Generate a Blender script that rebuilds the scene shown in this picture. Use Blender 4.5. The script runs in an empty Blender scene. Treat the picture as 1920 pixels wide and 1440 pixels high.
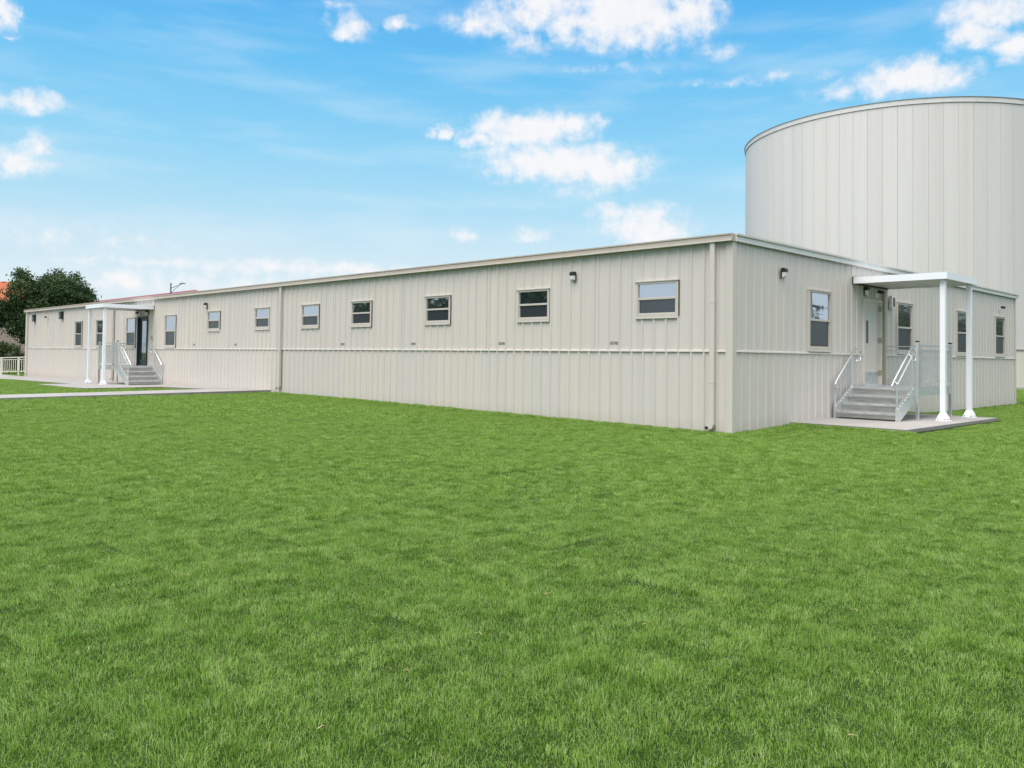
import bpy, bmesh, math, random
from mathutils import Vector, Matrix, noise
random.seed(7)
PI = math.pi
scene = bpy.context.scene
COL = scene.collection

# ------------------------------------------------------------------ helpers
def tag(o, label=None, cat=None, group=None, kind=None):
    if label: o['label'] = label
    if cat: o['category'] = cat
    if group: o['group'] = group
    if kind: o['kind'] = kind
    return o

def empty(name, loc=(0, 0, 0), rz=0.0, label=None, cat=None, group=None):
    o = bpy.data.objects.new(name, None); COL.objects.link(o)
    o.location = loc; o.rotation_euler = (0, 0, rz); o.empty_display_size = 0.2
    return tag(o, label, cat, group)

class MB:
    """collects geometry for ONE mesh object; T maps local points before storing"""
    def __init__(s, T=None):
        s.v = []; s.f = []; s.m = []; s.T = T or (lambda p: p); s.cur = 0
    def _p(s, pts):
        n = len(s.v); s.v += [tuple(s.T(p)) for p in pts]; return n
    def face(s, pts):
        n = s._p(pts); s.f.append(tuple(range(n, n + len(pts)))); s.m.append(s.cur)
    def poly(s, pts, faces):
        n = s._p(pts)
        for f in faces: s.f.append(tuple(n + i for i in f)); s.m.append(s.cur)
    def box(s, x0, x1, y0, y1, z0, z1):
        s.poly([(x0,y0,z0),(x1,y0,z0),(x1,y1,z0),(x0,y1,z0),(x0,y0,z1),(x1,y0,z1),(x1,y1,z1),(x0,y1,z1)],
               [(0,3,2,1),(4,5,6,7),(0,1,5,4),(1,2,6,5),(2,3,7,6),(3,0,4,7)])
    def prism(s, poly, vec):
        n = len(poly); top = [tuple(a + b for a, b in zip(p, vec)) for p in poly]
        s.poly(list(poly) + top, [tuple(range(n))[::-1], tuple(range(n, 2*n))] + [(i, (i+1) % n, n+(i+1) % n, n+i) for i in range(n)])
    def frustum(s, cx, cy, z0, z1, a0, a1, b0=None, b1=None):
        b0 = b0 or a0; b1 = b1 or a1
        s.poly([(cx-a0,cy-b0,z0),(cx+a0,cy-b0,z0),(cx+a0,cy+b0,z0),(cx-a0,cy+b0,z0),
                (cx-a1,cy-b1,z1),(cx+a1,cy-b1,z1),(cx+a1,cy+b1,z1),(cx-a1,cy+b1,z1)],
               [(0,3,2,1),(4,5,6,7),(0,1,5,4),(1,2,6,5),(2,3,7,6),(3,0,4,7)])
    def tube(s, pts, r, seg=8, r1=None, caps=True):
        pts = [Vector(p) for p in pts]; n = len(pts); rings = []
        up = None
        for i, p in enumerate(pts):
            d = (pts[min(i+1, n-1)] - pts[max(i-1, 0)]).normalized()
            if up is None:
                up = Vector((0,0,1)) if abs(d.z) < 0.9 else Vector((1,0,0))
            sd = d.cross(up).normalized(); up = sd.cross(d).normalized()
            rr = r if r1 is None else r + (r1 - r) * i / max(1, n-1)
            rings.append([p + (sd*math.cos(2*PI*k/seg) + up*math.sin(2*PI*k/seg)) * rr for k in range(seg)])
        allp = [tuple(q) for R in rings for q in R]
        fs = []
        for i in range(n-1):
            for k in range(seg):
                fs.append((i*seg+k, i*seg+(k+1) % seg, (i+1)*seg+(k+1) % seg, (i+1)*seg+k))
        if caps: fs += [tuple(range(seg))[::-1], tuple(range((n-1)*seg, n*seg))]
        s.poly(allp, fs)
    def build(s, name, mat, parent=None, smooth=False, label=None, bevel=0, recalc=True):
        me = bpy.data.meshes.new(name); me.from_pydata(s.v, [], s.f)
        mats = mat if isinstance(mat, (list, tuple)) else [mat]
        for m in mats: me.materials.append(m)
        me.polygons.foreach_set('material_index', s.m)
        if recalc:
            bm = bmesh.new(); bm.from_mesh(me); bmesh.ops.recalc_face_normals(bm, faces=bm.faces); bm.to_mesh(me); bm.free()
        if smooth:
            me.polygons.foreach_set('use_smooth', [True]*len(me.polygons))
        me.update()
        o = bpy.data.objects.new(name, me); COL.objects.link(o)
        if parent is not None: o.parent = parent
        if label: o['label'] = label
        if bevel:
            b = o.modifiers.new('bevel', 'BEVEL'); b.width = bevel; b.segments = 2; b.limit_method = 'ANGLE'
        if smooth:
            pass
        return o

def copy_tree(o, parent=None, loc=None, rz=None):
    c = o.copy(); COL.objects.link(c); c.parent = parent
    if loc is not None: c.location = loc
    if rz is not None: c.rotation_euler = (0, 0, rz)
    for ch in list(o.children):
        copy_tree(ch, c)
    return c

# ------------------------------------------------------------------ materials
def new_mat(name):
    m = bpy.data.materials.new(name); m.use_nodes = True
    nt = m.node_tree; b = nt.nodes['Principled BSDF']; return m, nt, b
def lk(nt, a, b): nt.links.new(a, b)
def noise_node(nt, scale, detail=4, rough=0.55, stretch=None, src='Object'):
    tc = nt.nodes.new('ShaderNodeTexCoord'); n = nt.nodes.new('ShaderNodeTexNoise')
    n.inputs['Scale'].default_value = scale; n.inputs['Detail'].default_value = detail; n.inputs['Roughness'].default_value = rough
    if stretch:
        mp = nt.nodes.new('ShaderNodeMapping'); mp.inputs['Scale'].default_value = stretch
        lk(nt, tc.outputs[src], mp.inputs['Vector']); lk(nt, mp.outputs['Vector'], n.inputs['Vector'])
    else: lk(nt, tc.outputs[src], n.inputs['Vector'])
    return n
def ramp(nt, stops):
    r = nt.nodes.new('ShaderNodeValToRGB'); e = r.color_ramp.elements
    while len(e) < len(stops): e.new(0.5)
    for el, (p, c) in zip(e, stops): el.position = p; el.color = (*c, 1) if len(c) == 3 else c
    return r
def simple(name, col, rough=0.5, metal=0.0, var=0.06, nscale=3.0, stretch=None, bump=0.0, bscale=30, spec=0.5):
    m, nt, b = new_mat(name)
    n = noise_node(nt, nscale, 5, 0.6, stretch)
    lo = tuple(c*(1-var) for c in col); hi = tuple(min(1, c*(1+var)) for c in col)
    r = ramp(nt, [(0.3, lo), (0.7, hi)])
    lk(nt, n.outputs['Fac'], r.inputs['Fac']); lk(nt, r.outputs['Color'], b.inputs['Base Color'])
    b.inputs['Roughness'].default_value = rough; b.inputs['Metallic'].default_value = metal
    b.inputs['Specular IOR Level'].default_value = spec
    if bump:
        n2 = noise_node(nt, bscale, 4); bp = nt.nodes.new('ShaderNodeBump'); bp.inputs['Strength'].default_value = bump
        bp.inputs['Distance'].default_value = 0.01
        lk(nt, n2.outputs['Fac'], bp.inputs['Height']); lk(nt, bp.outputs['Normal'], b.inputs['Normal'])
    return m

def painted_steel(name, col, panel=0.0, axis=0, dirt=0.10, rough=0.45):
    """painted metal siding: faint vertical run-off streaks, oil-canning bump, splash dirt near the ground"""
    m, nt, b = new_mat(name)
    st = noise_node(nt, 1.0, 5, 0.6, (6.0, 6.0, 0.12))
    r = ramp(nt, [(0.35, tuple(c*0.95 for c in col)), (0.65, tuple(min(1, c*1.02) for c in col))])
    lk(nt, st.outputs['Fac'], r.inputs['Fac'])
    big = noise_node(nt, 0.35, 3, 0.5)
    r2 = ramp(nt, [(0.3, (0.955, 0.965, 0.99)), (0.7, (1.0, 0.99, 0.97))])
    tcp = nt.nodes.new('ShaderNodeTexCoord'); spx = nt.nodes.new('ShaderNodeSeparateXYZ'); lk(nt, tcp.outputs['Object'], spx.inputs[0])
    def mth(op, a, b_):
        n = nt.nodes.new('ShaderNodeMath'); n.operation = op
        for i, v in enumerate((a, b_)):
            if isinstance(v, (int, float)): n.inputs[i].default_value = v
            else: lk(nt, v, n.inputs[i])
        return n.outputs[0]
    low = mth('LESS_THAN', spx.outputs['Z'], 1.5)
    cell = mth('FLOOR', mth('DIVIDE', mth('ADD', spx.outputs['X'], mth('MULTIPLY', spx.outputs['Y'], 1.7)), 0.85), 0)
    wn_ = nt.nodes.new('ShaderNodeTexWhiteNoise'); wn_.noise_dimensions = '1D'; lk(nt, mth('ADD', cell, mth('MULTIPLY', low, 57.3)), wn_.inputs['W'])
    fm = mth('ADD', mth('MULTIPLY', big.outputs['Fac'], 0.6), mth('MULTIPLY', wn_.outputs['Value'], 0.4))
    lk(nt, fm, r2.inputs['Fac'])
    mx = nt.nodes.new('ShaderNodeMix'); mx.data_type = 'RGBA'; mx.blend_type = 'MULTIPLY'; mx.inputs[0].default_value = 1
    lk(nt, r.outputs['Color'], mx.inputs[6]); lk(nt, r2.outputs['Color'], mx.inputs[7])
    # soil splash on the lowest 25 cm, broken up by noise (a stain with its own shape)
    tc = nt.nodes.new('ShaderNodeTexCoord'); sp = nt.nodes.new('ShaderNodeSeparateXYZ'); lk(nt, tc.outputs['Object'], sp.inputs[0])
    sn = noise_node(nt, 5.0, 6, 0.7)
    ma = nt.nodes.new('ShaderNodeMath'); ma.operation = 'MULTIPLY_ADD'; ma.inputs[1].default_value = 0.5; lk(nt, sn.outputs['Fac'], ma.inputs[0]); lk(nt, sp.outputs['Z'], ma.inputs[2])
    mr = nt.nodes.new('ShaderNodeMapRange'); mr.inputs['From Min'].default_value = 0.22; mr.inputs['From Max'].default_value = 0.52
    mr.inputs['To Min'].default_value = dirt*2.2; mr.inputs['To Max'].default_value = 0.0
    lk(nt, ma.outputs[0], mr.inputs['Value'])
    mx2 = nt.nodes.new('ShaderNodeMix'); mx2.data_type = 'RGBA'; lk(nt, mr.outputs[0], mx2.inputs[0])
    lk(nt, mx.outputs[2], mx2.inputs[6]); mx2.inputs[7].default_value = (0.30, 0.26, 0.19, 1)
    lk(nt, mx2.outputs[2], b.inputs['Base Color'])
    b.inputs['Roughness'].default_value = rough
    bn = noise_node(nt, 1.0, 3, 0.5, (2.2, 2.2, 0.7)); bp = nt.nodes.new('ShaderNodeBump'); bp.inputs['Strength'].default_value = 0.25; bp.inputs['Distance'].default_value = 0.02
    lk(nt, bn.outputs['Fac'], bp.inputs['Height']); lk(nt, bp.outputs['Normal'], b.inputs['Normal'])
    return m

M_wall = painted_steel('siding_paint', (0.625, 0.585, 0.545))
M_fascia = painted_steel('fascia_paint', (0.50, 0.435, 0.375), dirt=0)
M_trim = painted_steel('trim_paint', (0.605, 0.565, 0.515), dirt=0)
M_lip = painted_steel('gutter_lip_paint', (0.64, 0.61, 0.56), dirt=0)
M_fascia_end = painted_steel('end_fascia_paint', (0.70, 0.71, 0.69), dirt=0)
M_roof = simple('roof_membrane', (0.62, 0.62, 0.60), 0.7)
M_white = simple('white_paint', (0.84, 0.87, 0.92), 0.4, var=0.02)
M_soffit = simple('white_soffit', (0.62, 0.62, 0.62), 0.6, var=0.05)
M_alu = simple('mill_aluminium', (0.74, 0.75, 0.76), 0.38, 0.85, var=0.10, nscale=8)
M_alu2 = simple('tread_aluminium', (0.68, 0.69, 0.70), 0.38, 0.8, var=0.16, nscale=6, bump=0.3, bscale=60)
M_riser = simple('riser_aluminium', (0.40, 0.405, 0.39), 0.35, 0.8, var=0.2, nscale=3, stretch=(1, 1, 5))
M_rail_alu = simple('polished_rail', (0.86, 0.87, 0.89), 0.22, 0.95, var=0.03)
M_black = simple('black_plastic', (0.018, 0.02, 0.022), 0.45)
M_bronze = simple('dark_bronze_frame', (0.02, 0.035, 0.035), 0.4)
M_gap = simple('shadow_gap_and_fittings', (0.10, 0.095, 0.085), 0.7)  # dark tone for painted shadow gaps, also for bolts and other fittings
M_door = simple('door_paint', (0.66, 0.62, 0.56), 0.45, var=0.04)
M_chan = simple('door_trim_paint', (0.36, 0.34, 0.25), 0.5, var=0.1)
M_lens = simple('frosted_lens', (0.74, 0.76, 0.76), 0.25, var=0.03)
M_stencil = simple('stencil_ink', (0.09, 0.09, 0.10), 0.7, var=0.3, nscale=40)
M_winframe = simple('window_vinyl', (0.54, 0.495, 0.45), 0.5, var=0.05)
M_winframe2 = simple('window_trim', (0.60, 0.565, 0.52), 0.5, var=0.04)

def glass_mat(name, tint, rough, refl, body):
    m, nt, b = new_mat(name)
    b.inputs['Base Color'].default_value = (*body, 1); b.inputs['Roughness'].default_value = 0.3
    g = nt.nodes.new('ShaderNodeBsdfGlossy'); g.inputs['Color'].default_value = (*tint, 1); g.inputs['Roughness'].default_value = rough
    bn = noise_node(nt, 1.3, 2, 0.4); bp = nt.nodes.new('ShaderNodeBump'); bp.inputs['Strength'].default_value = 0.12; bp.inputs['Distance'].default_value = 0.02
    lk(nt, bn.outputs['Fac'], bp.inputs['Height']); lk(nt, bp.outputs['Normal'], g.inputs['Normal'])
    mx = nt.nodes.new('ShaderNodeMixShader'); mx.inputs[0].default_value = refl
    lk(nt, b.outputs[0], mx.inputs[1]); lk(nt, g.outputs[0], mx.inputs[2])
    lk(nt, mx.outputs[0], nt.nodes['Material Output'].inputs['Surface'])
    return m
M_glass = glass_mat('coated_glass', (0.86, 0.88, 0.97), 0.02, 0.66, (0.02, 0.025, 0.03))
M_screen = glass_mat('screened_glass', (0.7, 0.75, 0.8), 0.12, 0.10, (0.025, 0.028, 0.034))
M_doorglass = glass_mat('door_glass', (0.8, 0.85, 0.9), 0.02, 0.5, (0.012, 0.015, 0.018))

def concrete(name, col):
    m, nt, b = new_mat(name)
    n1 = noise_node(nt, 0.8, 6, 0.65); n2 = noise_node(nt, 40, 3, 0.6)
    r = ramp(nt, [(0.3, tuple(c*0.82 for c in col)), (0.7, tuple(c*1.08 for c in col))]); lk(nt, n1.outputs['Fac'], r.inputs['Fac'])
    r2 = ramp(nt, [(0.35, (0.86, 0.86, 0.86)), (0.6, (1, 1, 1))]); lk(nt, n2.outputs['Fac'], r2.inputs['Fac'])
    mx = nt.nodes.new('ShaderNodeMix'); mx.data_type = 'RGBA'; mx.blend_type = 'MULTIPLY'; mx.inputs[0].default_value = 1
    lk(nt, r.outputs['Color'], mx.inputs[6]); lk(nt, r2.outputs['Color'], mx.inputs[7]); lk(nt, mx.outputs[2], b.inputs['Base Color'])
    b.inputs['Roughness'].default_value = 0.9
    return m
M_conc = concrete('concrete', (0.43, 0.415, 0.40))
M_edge = concrete('concrete_edge', (0.28, 0.26, 0.25))

# ------------------------------------------------------------------ terrain
HW = [(-200, -0.2), (-60, -0.20), (-45, -0.17), (-36, -0.06), (-25, -0.01), (-20, 0.05), (-16, 0.07), (-11, 0.05), (-5, 0.0), (0, -0.035), (6, -0.02), (300, 0)]
def lerp_tab(T, x):
    if x <= T[0][0]: return T[0][1]
    for (a, u), (b, v) in zip(T, T[1:]):
        if x <= b:
            t = (x - a) / (b - a); return u + (v - u) * t
    return T[-1][1]
def ground_z(x, y):
    h = lerp_tab(HW, x) * (math.exp(y / 14.0) if y < 0 else math.exp(-y / 60))
    if x > 0 and y > 0: h += 0.08 * math.exp(-((x-1.2)/2.6)**2) * (1 if 2 < y < 8 else math.exp(-min(abs(y-2), abs(y-8))))
    if x > 0 and y > 8: h -= 0.05 * min(1, (y-8)/4)
    fade = 1.0 if (y < -0.3 or x > 0.3) else 0.3
    h += 0.018 * fade * noise.noise(Vector((x*0.9, y*0.9, 3.1))) + 0.009 * fade * noise.noise(Vector((x*2.5, y*2.5, 9.7)))
    return h

def axis(lo, hi, dlo, dhi, step):
    out = [lo]
    for far in (-3000, -1200, -600, -300, -200, -150, -120, -100, -85):
        pass
    a = []
    x = dlo
    while x <= dhi + 1e-6: a.append(x); x += step
    left = []; s = step*2; x = dlo
    while x - s > lo: x -= s; left.append(x); s *= 1.5
    left.append(lo)
    right = []; s = step*2; x = dhi
    while x + s < hi: x += s; right.append(x); s *= 1.5
    right.append(hi)
    return left[::-1] + a + right
xs = axis(-2500, 2500, -34, 20, 0.2); ys = axis(-2500, 2500, -16, 14, 0.2)
mb = MB()
V = [(x, y, ground_z(x, y)) for y in ys for x in xs]; nx = len(xs)
mb.v = V
for j in range(len(ys)-1):
    for i in range(nx-1):
        mb.f.append((j*nx+i, j*nx+i+1, (j+1)*nx+i+1, (j+1)*nx+i)); mb.m.append(0)
m, nt, b = new_mat('turf_soil')
n1 = noise_node(nt, 0.5, 5, 0.6); n2 = noise_node(nt, 14, 5, 0.7)
r = ramp(nt, [(0.3, (0.028, 0.055, 0.012)), (0.7, (0.045, 0.085, 0.018))]); lk(nt, n1.outputs['Fac'], r.inputs['Fac'])
r2 = ramp(nt, [(0.3, (0.45, 0.45, 0.4)), (0.65, (1, 1, 1))]); lk(nt, n2.outputs['Fac'], r2.inputs['Fac'])
mx = nt.nodes.new('ShaderNodeMix'); mx.data_type = 'RGBA'; mx.blend_type = 'MULTIPLY'; mx.inputs[0].default_value = 1
lk(nt, r.outputs['Color'], mx.inputs[6]); lk(nt, r2.outputs['Color'], mx.inputs[7]); lk(nt, mx.outputs[2], b.inputs['Base Color'])
b.inputs['Roughness'].default_value = 1.0; b.inputs['Specular IOR Level'].default_value = 0.1
ground = mb.build('ground', m, smooth=True, recalc=False); tag(ground, kind='structure')

# ------------------------------------------------------------------ concrete walkways (real slabs, tops follow the measured grade)
ST = [(-60, -0.12), (-45, -0.11), (-35.7, 0.0), (-29, 0.045), (-25, 0.06), (-20.3, 0.13), (-16.8, 0.165)]
def slab_strip(name, pts_lo, pts_hi, zf, depth=0.16):
    """pts_lo / pts_hi: matching outlines (outer and inner edge)"""
    mb = MB(); n = len(pts_lo)
    for (a0, a1), (b0, b1) in zip(zip(pts_lo, pts_lo[1:]), zip(pts_hi, pts_hi[1:])):
        q = [a0, a1, b1, b0]; top = [(p[0], p[1], zf(*p)) for p in q]; bot = [(p[0], p[1], zf(*p)-depth) for p in q]
        mb.cur = 0; mb.face(top)
        mb.cur = 1; mb.face([bot[0], bot[1], top[1], top[0]]); mb.face([bot[3], bot[2], top[2], top[3]])
        mb.face([bot[0], top[0], top[3], bot[3]]); mb.face([bot[1], top[1], top[2], bot[2]])
    o = mb.build(name, [M_conc, M_edge], recalc=False); tag(o, kind='structure'); return o
zw = lambda x, y: lerp_tab(ST, x) - 0.006*abs(y)
wx = [-16.9, -18.75, -20.5, -22.85]
slab_strip('walkway', [(x, -1.15) for x in wx], [(x, 0.0) for x in wx], zw)
wx = [-28.65, -32, -36, -40, -45, -52]
slab_strip('walkway', [(x, -2.5) for x in wx], [(x, 0.0) for x in wx], zw)
wx = [-22.85, -25, -28.65]
slab_strip('entry_pavement', [(x, -3.75) for x in wx], [(x, 0.0) for x in wx], lambda x, y: lerp_tab(ST, x) - 0.004*abs(y))
# concrete path leading away from the building across the lawn
zp = lambda x, y: 0.158 + (y + 1.15) * 0.009
slab_strip('path', [(-16.9, y) for y in (-1.15, -4.2, -7.3, -10.4, -13.5, -20)], [(-18.72, y) for y in (-1.15, -4.2, -7.3, -10.4, -13.5, -20)], zp)
# entry slab at the end wall
slab_strip('entry_pavement', [(2.28, 2.25), (2.32, 4.9), (2.36, 7.5)], [(0, 2.25), (0, 4.9), (0, 7.5)], lambda x, y: 0.10)

# ------------------------------------------------------------------ modular building
H = 3.66; W = 18.3; LN = 44.97; MOD = 3.35; BELT = 1.505
bld = empty('modular_building', (0, 0, 0), 0, 'long single storey beige ribbed metal building across the whole lawn', 'building')

SMALL = [-1.66, -5.05, -8.44, -11.84, -14.58, -17.60, -21.21]
TALL_L = [-25.06, -29.22, -33.0, -36.02]
TALL_E = [3.55, 8.36, 12.83, 16.52]
SW, SZ0, SZ1 = 0.97, 2.18, 2.875
TW, TZ0, TZ1 = 1.02, 1.575, 2.83
DZ0, DZ1 = 0.79, 2.83
open_L = [(c-SW/2, c+SW/2, SZ0, SZ1) for c in SMALL] + [(c-TW/2, c+TW/2, TZ0, TZ1) for c in TALL_L] + [(-28.42, -27.36, DZ0, DZ1+.03)]
open_E = [(c-TW/2, c+TW/2, TZ0, TZ1) for c in TALL_E] + [(5.80, 6.86, DZ0, DZ1-.02)]

def siding(name, length, opens, ribs_up, ribs_lo, T, seams=(), rib_d=0.031):
    """steel siding sheet with real raised ribs and openings left out; local x along the wall, y outward, z up"""
    mb = MB(T)
    xb = sorted({0.0, length} | {round(o[0], 4) for o in opens} | {round(o[1], 4) for o in opens})
    zb = sorted({-0.35, BELT, H} | {o[2] for o in opens} | {o[3] for o in opens})
    for i in range(len(xb)-1):
        for j in range(len(zb)-1):
            cx = (xb[i]+xb[i+1])/2; cz = (zb[j]+zb[j+1])/2
            if any(o[0] < cx < o[1] and o[2] < cz < o[3] for o in opens): continue
            mb.face([(xb[i], 0, zb[j]), (xb[i+1], 0, zb[j]), (xb[i+1], 0, zb[j+1]), (xb[i], 0, zb[j+1])])
    for o in opens:   # reveals
        x0, x1, z0, z1 = o; d = -0.12
        mb.face([(x0,0,z0),(x0,d,z0),(x0,d,z1),(x0,0,z1)]); mb.face([(x1,0,z0),(x1,d,z0),(x1,d,z1),(x1,0,z1)])
        mb.face([(x0,0,z0),(x1,0,z0),(x1,d,z0),(x0,d,z0)]); mb.face([(x0,0,z1),(x1,0,z1),(x1,d,z1),(x0,d,z1)])
        mb.face([(x0,d,z0),(x1,d,z0),(x1,d,z1),(x0,d,z1)])
    def rib(x, z0, z1, w=0.036, wt=0.013, d=rib_d):
        segs = [(z0, z1)]
        for o in opens:
            if o[0]-0.05 < x < o[1]+0.05:
                ns = []
                for a, b_ in segs:
                    if o[2] >= b_ or o[3] <= a: ns.append((a, b_)); continue
                    if o[2] > a: ns.append((a, o[2]))
                    if o[3] < b_: ns.append((o[3], b_))
                segs = ns
        for a, b_ in segs:
            if b_-a < 0.01: continue
            P = [(x-w, 0.0, a), (x-wt, d, a), (x+wt, d, a), (x+w, 0.0, a)]; Q = [(p[0], p[1], b_) for p in P]
            for k in range(3): mb.face([P[k], P[k+1], Q[k+1], Q[k]])
            mb.face(P); mb.face(Q)
    for x in ribs_up: rib(x, BELT, H)
    for x in ribs_lo: rib(x, -0.3, BELT-0.02)
    for x in seams:   # wide flat batten over the joint between two modules
        rib(x, BELT, H, 0.055, 0.045, 0.020)
    return mb.build(name, M_wall, bld)

# long wall: local x = distance from far end (x world = -LN + lx), outward = -Y
TL = lambda p: (p[0]-LN, -p[1], p[2])
up = []; seams = []
k = 0
while True:
    base = -MOD*k
    for j in range(11):
        x = base - 0.30 - 0.286*j
        if x > -LN + 0.2: up.append(x + LN)
    sx = base - 3.30
    if sx > -LN + 0.3: seams.append(sx + LN)
    k += 1
    if base < -LN: break
lo = []
x = -0.30
while x > -LN + 0.15: lo.append(x + LN); x -= 0.2815
opsL = [(a+LN, b_+LN, c, d) for a, b_, c, d in open_L]
siding('wall', LN, opsL, up, lo, TL, seams)
TE = lambda p: (p[1], p[0], p[2])
upe = []; x = 0.22
while x < W-0.1: upe.append(x); x += 0.293
loe = []; x = 0.36
while x < W-0.1: loe.append(x); x += 0.305
siding('wall', W, open_E, upe, loe, TE, (), 0.019)
# plain far walls, roof
mb = MB(); mb.box(-LN, -0.002, W, W+0.05, -0.35, H-0.01); mb.build('wall', M_wall, bld)
mb = MB(); mb.box(-LN-0.05, -LN, 0.002, W-0.002, -0.35, H-0.01); mb.build('wall', M_wall, bld)
mb = MB(); mb.poly([(-LN, 0.03, H-0.02), (-0.03, 0.03, H-0.02), (-0.03, W, H-0.02), (-LN, W, H-0.02), (-LN, W/2, H+0.0), (-0.03, W/2, H+0.0)],
                   [(0, 1, 5, 4), (4, 5, 2, 3)])
mb.build('roof', M_roof, bld)
# fascia of the long eave: box gutter with a lighter lower lip
mb = MB(); mb.box(-LN-0.10, 0.06, -0.125, -0.004, H-0.112, H); mb.box(-LN-0.10, 0.06, -0.140, -0.125, H-0.022, H+0.004)
mb.build('fascia', M_fascia, bld, label='tan box gutter along the long eave')
mb = MB(); mb.box(-LN-0.10, 0.055, -0.145, -0.004, H-0.134, H-0.114); mb.build('gutter_lip', M_lip, bld)
# end fascia, thin drip edge above
mb = MB(); mb.box(0.035, 0.085, 0.002, W+0.10, H-0.135, H-0.03); mb.build('fascia', M_fascia_end, bld, label='pale narrow fascia over the short end wall')
mb = MB(); mb.box(-0.02, 0.115, -0.002, W+0.14, H-0.03, H+0.006); mb.build('drip_edge', M_lip, bld)
# belt trims
mb = MB()
for x0, x1 in ((-LN, -28.44), (-27.34, -0.10)): mb.prism([(x0, -0.002, BELT+0.022), (x0, -0.030, BELT+0.008), (x0, -0.036, BELT-0.020), (x0, -0.002, BELT-0.020)], (x1-x0, 0, 0))
mb.build('belt_trim', M_trim, bld)
mb = MB()
for y0, y1 in ((0.10, 5.77), (7.03, W-0.02)): mb.prism([(0.002, y0, BELT+0.022), (0.028, y0, BELT+0.008), (0.034, y0, BELT-0.020), (0.002, y0, BELT-0.020)], (0, y1-y0, 0))
mb.build('belt_trim', M_trim, bld)
# corner trims
mb = MB(); mb.box(-0.11, 0.036, -0.036, 0.0, -0.35, H-0.138); mb.box(0.0, 0.036, 0.0, 0.10, -0.35, H-0.136); mb.build('corner_trim', M_trim, bld)
mb = MB(); mb.box(0.002, 0.034, W-0.09, W+0.03, -0.35, H-0.136); mb.build('corner_trim', M_trim, bld)
mb = MB(); mb.box(-LN-0.07, -LN+0.10, -0.034, 0.0, -0.35, H-0.138); mb.build('corner_trim', M_trim, bld)
# downspouts
for i, x in enumerate((-0.36, -16.29, -31.2, -44.55)):
    z0 = (0.05, 0.22, 0.10, -0.0)[i]
    mb = MB(); w = 0.05
    mb.box(x-w, x+w, -0.112, -0.036, z0+0.08, H-0.135)
    # kicked-out shoe at the foot, turned along the wall
    mb.prism([(x-w, -0.112, z0+0.085), (x+w, -0.112, z0+0.075), (x+0.01, -0.112, z0), (x-0.125, -0.112, z0-0.01), (x-0.125, -0.112, z0+0.055)], (0, 0.076, 0))
    sp = mb.build('downspout', M_trim, bld, bevel=0.006)
    mb = MB(); mb.box(x-0.132, x-0.122, -0.107, -0.041, z0-0.005, z0+0.050); mb.box(x-0.122, x-0.062, -0.120, -0.113, z0-0.008, z0+0.048); mb.build('outlet', M_black, sp)
    for zc in (0.9, 2.4):
        mb = MB(); mb.box(x-w-0.005, x+w+0.005, -0.116, -0.034, zc, zc+0.03); mb.build('strap', M_trim, sp)

# windows -------------------------------------------------------------
def make_window(w, h, split, label=None):
    """local: x along the wall, -y outward, origin at bottom centre; returns the frame mesh with children"""
    hw = w/2; t = 0.036
    mb = MB()
    mb.box(-hw, -hw+t, -0.040, 0.02, 0, h); mb.box(hw-t, hw, -0.040, 0.02, 0, h)
    mb.box(-hw+t, hw-t, -0.040, 0.02, 0, 0.055); mb.box(-hw+t, hw-t, -0.040, 0.02, h-0.045, h)
    mb.box(-hw+t, hw-t, -0.028, 0.02, split-0.022, split+0.022)
    f = mb.build('window', M_winframe, bld, bevel=0.004)
    mb = MB(); mb.box(-hw-0.035, hw+0.035, -0.060, 0.0, h, h+0.020); mb.build('drip_cap', M_winframe2, f)
    mb = MB(); mb.box(-hw-0.03, -hw, -0.034, 0.0, -0.04, h); mb.box(hw, hw+0.022, -0.034, 0.0, -0.04, h); mb.box(-hw, hw, -0.046, 0.0, -0.04, 0.0)
    mb.build('trim', M_winframe2, f)
    mb = MB(); mb.box(hw+0.022, hw+0.038, -0.030, 0.0, -0.04, h); mb.build('shadow_line', M_gap, f)  # dark strip painting the shadow gap along the right jamb
    mb = MB(); mb.box(-hw+t, hw-t, -0.008, 0.0, split+0.022, h-0.045); mb.build('upper_pane', M_glass, f)
    mb = MB()
    mb.box(-hw+t+0.02, hw-t-0.02, 0.004, 0.012, 0.075, split-0.022); mb.build('lower_pane', M_screen, f)
    mb = MB()
    mb.box(-hw+t, -hw+t+0.02, -0.018, 0.03, 0.055, split-0.022); mb.box(hw-t-0.02, hw-t, -0.018, 0.03, 0.055, split-0.022)
    mb.box(-hw+t+0.02, hw-t-0.02, -0.018, 0.03, 0.055, 0.075); mb.build('sash', M_winframe, f)
    return f
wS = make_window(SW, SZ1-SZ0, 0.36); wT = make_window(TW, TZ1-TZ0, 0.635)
wS.location = (SMALL[0], 0, SZ0); wT.location = (TALL_L[0], 0, TZ0)
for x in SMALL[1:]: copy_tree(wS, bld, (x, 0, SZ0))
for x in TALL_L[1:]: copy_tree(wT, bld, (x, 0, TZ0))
for y in TALL_E: copy_tree(wT, bld, (0, y, TZ0), PI/2)

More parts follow.
